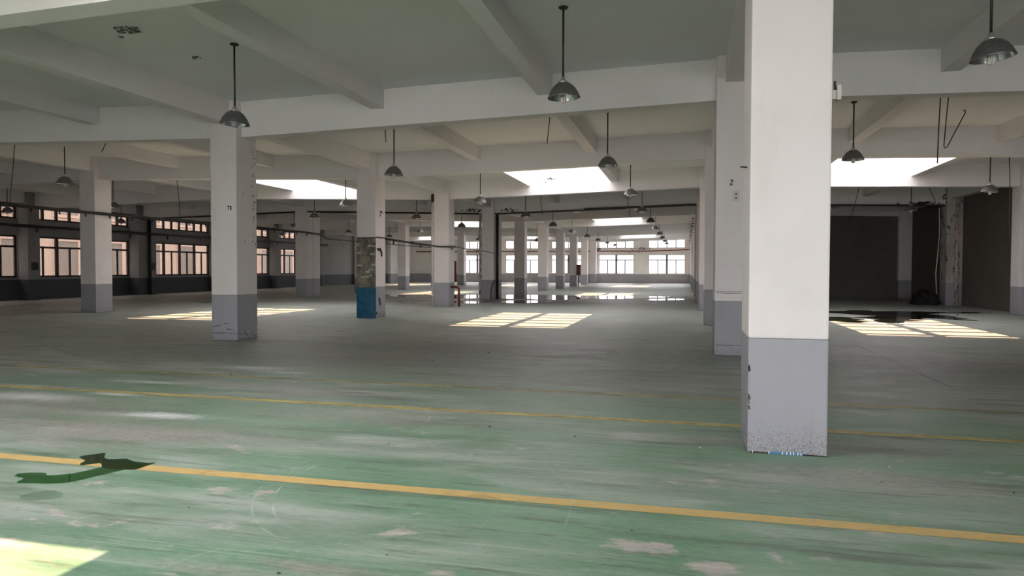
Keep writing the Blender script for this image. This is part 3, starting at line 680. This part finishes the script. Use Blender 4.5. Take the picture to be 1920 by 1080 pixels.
o = tag(obj('wall_pipe', tube('wall_pipe', [(-31, YF - .12, 3.57), (-10, YF - .12, 3.55), (-4, YF - .12, 3.54), (.5, YF - .12, 3.68)], .055, M['red'])), 'dark red pipe across the far end wall between the window tiers', 'pipe')
for x in (-23.5, -18.3, -15.6, -12.3, -10.2, -6, -4.9): obj('hanger', boxes('hanger', [(x - .02, x + .02, YF - .14, YF - .1, 3.3, 3.5)], M['red']), o)
# pipes at the columns
o = tag(obj('downpipe', tube('downpipe', [(-10.255, Y(2) + .06, 0), (-10.255, Y(2) + .06, 4.36)], .062, M['pvc'], 14)), 'thin white plastic downpipe on the left of the red-piped column', 'pipe')
for z in (.42, 1.9, 3.1): obj('pipe_socket', lathe('pipe_socket', [(.05, z), (.07, z + .005), (.07, z + .07), (.05, z + .075)], M['pvc'], 14), o, (-10.255, Y(2) + .06, 0))
obj('pipe_box', boxes('pipe_box', [(-.06, .06, -.06, .06, 4.36, 4.7)], M['black']), o, (-10.255, Y(2) + .06, 0))
o = tag(obj('downpipe', tube('downpipe', [(-10.27, Y(3) + .02, 0), (-10.27, Y(3) + .02, 4.45)], .07, M['rustpipe'], 14)), 'rust-stained white downpipe on the left of the grimy column', 'pipe')
for z in (.5, 1.2, 1.9, 2.6, 3.3, 4.0): obj('pipe_socket', lathe('pipe_socket', [(.06, z), (.082, z + .005), (.082, z + .06), (.06, z + .065)], M['rustpipe'], 14), o, (-10.27, Y(3) + .02, 0))
tag(obj('downpipe', tube('downpipe', [(-9.44, Y(3) + .3, 0), (-9.44, Y(3) + .3, 4.4)], .075, M['black'], 14)), 'black vertical pipe on the right of the grimy column', 'pipe')
tag(obj('cable', tube('cable', [(-9.48, Y(3) - .02, 1.0), (-9.62, Y(3) - .06, .75), (-9.68, Y(3) - .08, .4), (-9.66, Y(3) - .1, .01)], .025, M['cable'])), 'loose black hose curling down the grimy column', 'cable')
tag(obj('stub_pipe', tube('stub_pipe', [(-9.54, Y(2) + .3, .82), (-9.32, Y(2) + .3, .82), (-9.24, Y(2) + .3, .80), (-9.2, Y(2) + .3, .73), (-9.19, Y(2) + .3, .64), (-9.19, Y(2) + .3, 0)], .052, M['red'], 12)), 'short rusty red elbow pipe coming out of the white column', 'pipe')
o = tag(obj('downpipe', tube('downpipe', [(11.66, Y(3) - .08, 0), (11.66, Y(3) - .08, 4.7)], .075, M['rustpipe'], 14)), 'rusty white downpipe on the decayed column in the right-hand bay', 'pipe')
for z in (.9, 2.2, 3.5): obj('pipe_socket', lathe('pipe_socket', [(.06, z), (.09, z + .005), (.09, z + .08), (.06, z + .085)], M['rustpipe'], 14), o, (11.66, Y(3) - .08, 0))
tag(obj('downpipe', tube('downpipe', [(-30.9, DP(3) + .76, 0), (-30.9, DP(3) + .76, 4.6)], .09, M['black'], 12)), 'black vertical pipe between two pilasters of the left wall', 'pipe')
tag(obj('cable', tube('cable', [(11.0, Y(3) + .1, 4.35), (11.02, Y(3) + .1, 3.2), (10.98, Y(3) + .12, 2.4), (10.9, Y(3) + .1, 1.4), (10.95, Y(3) + .1, .5)], .02, M['pvc'])), 'pale cable hanging down beside the decayed column', 'cable')
# wires dangling from the ceiling
def wire(label, pts, rad=.011): tag(obj('hanging_wire', tube('hanging_wire', pts, rad, M['cable'], 6)), label, 'wire', 'loose wires hanging from the ceiling')
def z_(x): return zs(x)
wire('bent wire ending in a hook, hanging in the right-hand bay', [(4.86, 14.9, z_(4.86)), (4.84, 15, 5.0), (4.80, 15, 4.5), (4.77, 15, 4.02), (4.765, 15, 3.94), (4.79, 15, 3.90), (4.83, 15, 3.94), (4.90, 15, 4.1), (5.02, 15, 4.35), (5.115, 15, 4.55), (5.118, 15, 4.59), (5.10, 15, 4.61), (5.08, 15, 4.59)], .010)
wire('straight wire beside the bent hooked wire', [(4.70, 15, z_(4.7)), (4.69, 15, 4.8), (4.67, 15, 4.2), (4.66, 15, 3.62)])
wire('long straight wire near the right edge of the picture', [(9.36, 24, z_(9.36)), (9.4, 24, 4.5), (9.42, 24, 3.2), (9.43, 24, 2.16)], .012)
wire('long wire at the far left above the windows', [(-19.5, 17, z_(-19.5)), (-19.6, 17, 4.6), (-19.75, 17, 3.55)], .012)
wire('wire hanging left of the large column with chipped base', [(-19.6, 24, z_(-19.6)), (-19.58, 24, 5.0), (-19.5, 24, 4.3), (-19.45, 24, 3.6)], .012)
wire('short slanting wire under the first left beam', [(-14.2, 15, z_(-14.2)), (-14.31, 15, 4.8), (-14.47, 15, 4.54)])
wire('short wire just above the patched column', [(-7.57, 17, z_(-7.57)), (-7.55, 17, 4.86)])
wire('wire over the middle aisle between two joists', [(-3.22, 17, z_(-3.22)), (-3.25, 17, 5.1), (-3.3, 17, 4.65)])
wire('slanting wire left of the dark mouth of the right-hand bay', [(6.9, 31, z_(6.9)), (6.75, 31, 4.6), (6.5, 31, 3.55)], .012)
wire('slack wire right of the dark right-hand bay lamp', [(9.4, 31.5, z_(9.4)), (9.5, 31.5, 4.9), (9.75, 31.5, 4.3)], .012)
wire('wire hanging near the aisle lamps on the right', [(-2.55, 32, z_(-2.55)), (-2.5, 32, 4.6), (-2.4, 32, 3.9)], .014)
wire('wire hanging between the left aisle lamps', [(-6.0, 29.5, z_(-6)), (-5.98, 29.5, 4.4), (-5.9, 29.5, 3.9)], .014)

# small wall and stand boxes
tag(obj('wall_box', boxes('wall_box', [(-31.02, -30.985, DP(2) + .16, DP(2) + .54, 1.47, 1.86)], M['black'], .006)), 'dark square box on the left wall pilaster, nearer one', 'wall box')
tag(obj('wall_box', boxes('wall_box', [(-31.02, -30.985, DP(3) + .95, DP(3) + 1.3, 1.45, 1.9)], M['black'], .006)), 'dark square box on the left wall pilaster beside the black pipe', 'wall box')
hy = tag(empty('hydrant_cabinet', (-9.35, Y(7) + .05, 0)), 'dark red hydrant cabinet on a post in the far aisle', 'cabinet')
obj('post', tube('post', [(0, 0, 0), (0, 0, 1.05)], .045, M['black'], 10), hy); obj('cabinet', boxes('cabinet', [(-.19, .19, -.12, .12, 1.0, 1.95)], M['redbox'], .01), hy)
obj('cabinet_door', boxes('cabinet_door', [(-.16, .16, -.135, -.12, 1.05, 1.9)], M['redbox'], .006), hy)
pb = tag(empty('wall_panel', (-26.28, YF - .05, 0)), 'tall dark red panel standing against the far end wall', 'panel')
obj('panel', boxes('panel', [(-.27, .27, -.05, .03, 0, 2.45)], M['redbox'], .01), pb)

# ================================================================== PUDDLES, DEBRIS, CEILING FLAKES
def smooth_poly(pts, n=4):
    out = []; k = len(pts)
    for i in range(k):
        p0, p1, p2, p3 = (Vector((*pts[(i + j) % k], 0)) for j in (-1, 0, 1, 2))
        for s in range(n):
            t = s / n; out.append(.5 * ((2 * p1) + (p2 - p0) * t + (2 * p0 - 5 * p1 + 4 * p2 - p3) * t * t + (3 * p1 - p0 - 3 * p2 + p3) * t ** 3))
    return out
def puddle(label, pts, mat, z=.0045, n=3, jit=0):
    P = smooth_poly(pts, n); jr = random.Random(len(pts)); P = [p + Vector((jr.uniform(-jit, jit) * 2, jr.uniform(-jit, jit) * .8, 0)) for p in P]; bm = bmesh.new(); vs = [bm.verts.new((p.x, p.y, z)) for p in P]
    es = [bm.edges.new((vs[i], vs[(i + 1) % len(vs)])) for i in range(len(vs))]
    bmesh.ops.triangle_fill(bm, edges=es, use_beauty=True)
    for f in bm.faces:
        if f.normal.z < 0: f.normal_flip()
    me = bpy.data.meshes.new('water_puddle'); bm.to_mesh(me); bm.free(); me.materials.append(M[mat])
    return tag(obj('water_puddle', me), label, 'puddle', 'water puddles on the floor')
puddle('dark wet puddle along the bright yellow line at the lower left', [(-4.954, 4.852), (-4.884, 4.957), (-4.832, 5.006), (-4.736, 4.89), (-4.641, 4.846), (-4.512, 4.895), (-4.399, 4.841), (-4.236, 4.833), (-4.201, 4.858), (-4.198, 4.731), (-4.206, 4.655), (-4.293, 4.632), (-4.40, 4.615), (-4.516, 4.64), (-4.623, 4.734), (-4.711, 4.648), (-4.77, 4.681), (-4.807, 4.77)], 'water_dark', n=2)
puddle('green wet arm curving away below the dark puddle', [(-4.293, 4.628), (-4.345, 4.483), (-4.376, 4.39), (-4.415, 4.283), (-4.486, 4.211), (-4.638, 4.173), (-4.752, 4.144), (-4.814, 4.155), (-4.841, 4.244), (-4.974, 4.281), (-4.987, 4.35), (-4.88, 4.392), (-4.799, 4.397), (-4.746, 4.353), (-4.671, 4.386), (-4.587, 4.451), (-4.545, 4.56), (-4.516, 4.636), (-4.40, 4.612)], 'water_green', n=2)
M['damp'] = mat_water('damp_film', (.86, .95, .88), .35)
puddle('small damp spot below the dark puddle at the lower left', [(-4.497, 3.907), (-4.477, 3.985), (-4.436, 4.032), (-4.373, 4.06), (-4.276, 4.035), (-4.206, 3.981), (-4.203, 3.923), (-4.272, 3.882), (-4.341, 3.842), (-4.434, 3.865)], 'damp')
puddle('long shallow puddle across the middle aisle reflecting the far windows', [(-17.4, 38.6), (-16.2, 40.1), (-13.5, 40.0), (-10.8, 40.9), (-8.9, 41.5), (-6.3, 41.2), (-3.8, 42.0), (-1.0, 41.2), (-.9, 40.2), (-2.2, 39.4), (-3.2, 37.6), (-5.0, 37.0), (-6.6, 35.2), (-8.0, 36.2), (-9.2, 35.9), (-10.6, 36.6), (-12, 34.8), (-13.8, 35.6), (-15.8, 36.9)], 'water', n=5, jit=.14)
puddle('small puddle in front of the grimy piped column', [(-8.6, 33.2), (-8.2, 34.1), (-7.2, 34.3), (-6.2, 33.4), (-6.6, 32.4), (-7.6, 31.5), (-8.5, 32.1)], 'water')
puddle('thin puddle beside the red elbow pipe', [(-12.6, 30.4), (-11.6, 32.0), (-10.5, 32.6), (-9.0, 32.2), (-9.1, 30.9), (-10.4, 30.2), (-11.5, 29.5)], 'water')
puddle('narrow puddle at the right side of the middle aisle', [(-1.9, 37.2), (-1.2, 38.1), (-.3, 38.6), (0, 37.6), (-.8, 36.6), (-1.6, 36.2)], 'water')
M['damp2'] = mat_water('damp_patch', (.16, .20, .16), .03)
puddle('dark wet patch in front of the right-hand dark bay', [(4.6, 28.6), (5.6, 28.9), (6.4, 29.8), (7.1, 29.3), (8.0, 29.6), (9.2, 29.4), (10.6, 29.8), (10.9, 29.0), (9.6, 28.6), (8.6, 28.0), (8.75, 27.0), (8.9, 25.6), (8.55, 24.8), (7.9, 25.4), (7.3, 24.9), (7.0, 24.1), (6.5, 23.4), (6.2, 22.5), (5.85, 22.9), (6.0, 24.2), (5.7, 25.2), (6.2, 26.4), (5.3, 27.4)], 'damp2', n=5, jit=.16)
puddle('small wet patch at the edge of the sunlit floor on the right', [(4.0, 23.6), (4.5, 25.0), (5.2, 25.4), (5.5, 24.5), (5.35, 23.3), (5.0, 22.7), (4.5, 23.2)], 'damp2', n=5, jit=.16)

rd = random.Random(11)
chip_me = []
for k in range(5):
    bm = bmesh.new(); bmesh.ops.create_icosphere(bm, subdivisions=1, radius=1)
    for v in bm.verts: v.co = Vector((v.co.x * rd.uniform(.6, 1.2), v.co.y * rd.uniform(.5, 1.0), (v.co.z + .9) * rd.uniform(.25, .5)))
    me = bpy.data.meshes.new('debris_chip'); bm.to_mesh(me); bm.free(); chip_me.append(me)
for me, mt in zip(chip_me, ('chip', 'chip', 'chip_w', 'chip', 'chip_w')): me.materials.append(M[mt])
spots = [(-2.05, 3.24, .025), (-.82, 3.27, .03), (-1.45, 10.7, .06), (-3.6, 12.8, .05), (.9, 10.6, .04), (-9.2, 15.5, .05), (-4.2, 11.4, .04), (1.35, 6.0, .02), (1.45, 5.75, .018), (1.62, 6.2, .022), (-1.9, 6.8, .03), (-1.0, 6.6, .025), (.15, 6.45, .03), (-6.6, 9.2, .03), (-3.9, 5.5, .018), (-3.2, 4.0, .016), (-2.6, 5.9, .018), (-5.3, 8.8, .03), (2.3, 5.7, .02), (2.1, 4.0, .016), (-1.6, 3.6, .016), (-.3, 4.3, .014), (-7.4, 6.0, .03), (9.3, 27.6, .1), (-15, 33.6, .12)]
for k, (x, y, s) in enumerate(spots):
    o = obj('debris_chip', chip_me[k % 5], None, (x, y, 0), (0, 0, rd.uniform(0, 6))); o.scale = (s * .55, s * .55, s * .55)
    tag(o, 'small chip of debris lying loose on the floor', 'debris', 'small chips scattered on the floor')
# dark bundle in the right-hand bay
bm = bmesh.new(); bmesh.ops.create_icosphere(bm, subdivisions=4, radius=1)
for v in bm.verts:
    d = v.co.normalized(); n = .16 * math.sin(5 * d.x + 2) * math.cos(4 * d.y) + .10 * math.sin(11 * d.z + 7 * d.x)
    v.co = Vector((d.x * .56 * (1 + n), d.y * .5 * (1 + n), max(-.05, d.z) * .62 * (1 + .8 * n)))
me = bpy.data.meshes.new('dark_bundle'); bm.to_mesh(me); bm.free(); me.materials.append(M['tarp'])
for p in me.polygons: p.use_smooth = True
tag(obj('dark_bundle', me, None, (10.55, Y(3) + .35, .03)), 'dark crumpled bundle on the floor beside the decayed column', 'bundle')
# flaking paint under the slab
def flakes(label, cx, cy, n, spread, size):
    V, F, MI = [], [], []
    for k in range(n):
        x, y = cx + rd.gauss(0, spread), cy + rd.gauss(0, spread * .6); m = rd.randint(5, 7); a0 = rd.uniform(0, 6); b = len(V)
        s = size * rd.uniform(.4, 1.2); tl = rd.uniform(-.25, .25)
        for t in (0, 1):
            for q in range(m):
                an = a0 + q * 2 * math.pi / m; rr = s * rd.uniform(.6, 1.2) if not t else s * .9
                vx, vy = x + rr * math.cos(an), y + rr * math.sin(an); V.append((vx, vy, zs(vx) - (.0 if t else .012 + abs(tl) * rr)))
        F.append(tuple(range(b, b + m))); MI.append(k % 2)
        for q in range(m): F.append((b + q, b + (q + 1) % m, b + m + (q + 1) % m, b + m + q)); MI.append(k % 2)
    me = mesh('peeling_patch', V, F, M['flake']); me.materials.append(M['flake_dark'])
    for p, i in zip(me.polygons, MI): p.material_index = i
    tag(obj('peeling_patch', me, ceil), label, kind='stuff')
def flakes_v(label, par, cx, y, cz, n, sxx, szz, size):
    V, F, MI = [], [], []
    for k in range(n):
        x, z = cx + rd.gauss(0, sxx), cz + rd.gauss(0, szz); m = rd.randint(5, 7); a0 = rd.uniform(0, 6); b = len(V); q0 = size * rd.uniform(.4, 1.3)
        for t in (0, 1):
            for q in range(m):
                an = a0 + q * 2 * math.pi / m; rr = q0 * rd.uniform(.6, 1.2); V.append((x + rr * math.cos(an), y if t else y - .008, z + rr * math.sin(an)))
        F.append(tuple(range(b, b + m))); MI.append(k % 2)
        for q in range(m): F.append((b + q, b + (q + 1) % m, b + m + (q + 1) % m, b + m + q)); MI.append(k % 2)
    me = mesh('peeling_patch', V, F, M['flake']); me.materials.append(M['flake_dark'])
    for p, i in zip(me.polygons, MI): p.material_index = i
    tag(obj('peeling_patch', me, par), label, kind='stuff')
flakes_v('peeling paint on the lit beam under the skylight', ceil, -5.35, YC(2) - .175, 5.2, 16, .16, .06, .03)
flakes_v('peeling paint beside the grimy column', ceil, -10.8, YC(3) - .175, 4.62, 34, .35, .05, .05)
flakes_v('peeling paint right of the grimy column', ceil, -8.9, YC(3) - .175, 4.58, 22, .25, .04, .05)
flakes_v('mould stain above the decayed column', ceil, 10.4, YC(3) - .175, 4.56, 36, .45, .04, .06)
flakes_v('mould stain at the top of the decayed column', ceil, 11.25, YC(3) - .18, 4.85, 24, .10, .18, .05)
flakes_v('flaking stain between the two far windows', wf, -4.7, YF, 3.78, 24, .45, .07, .09)
flakes_v('flaking stain left of the far windows', wf, -9.4, YF, 3.72, 10, .15, .06, .09)
flakes('patch of peeling ceiling paint', -8.42, 9.25, 30, .13, .045)
flakes('small patch of peeling ceiling paint', -8.36, 10.75, 9, .07, .03)

# ================================================================== OUTSIDE
nb = tag(empty('neighbour_building', (-46, 70, 0)), 'peach rendered building seen through the left windows', 'building')
obj('wall', boxes('wall', [(-8, 0, -70, 75, -.2, 15)], M['facade']), nb)
for z in (4.6, 8.6): obj('string_course', boxes('string_course', [(0, .18, -70, 75, z, z + .3)], M['facade_trim']), nb)
k = 0; yy = -62.0
while yy < 70:
    for z0, z1 in ((.9, 3.6), (5.6, 7.8)):
        f = obj('window_surround', boxes('window_surround', [(0, .1, yy - .2, yy, z0 - .2, z1 + .2), (0, .1, yy + 2.0, yy + 2.2, z0 - .2, z1 + .2), (0, .12, yy, yy + 2, z1, z1 + .25), (0, .14, yy, yy + 2, z0 - .2, z0)], M['facade_trim']), nb)
        obj('pane', boxes('pane', [(.0, .03, yy, yy + .97, z0, z1)], M['facade_glass']), f); obj('pane', boxes('pane', [(.0, .03, yy + 1.03, yy + 2, z0, z1)], M['facade_glass']), f)
    yy += 4.4
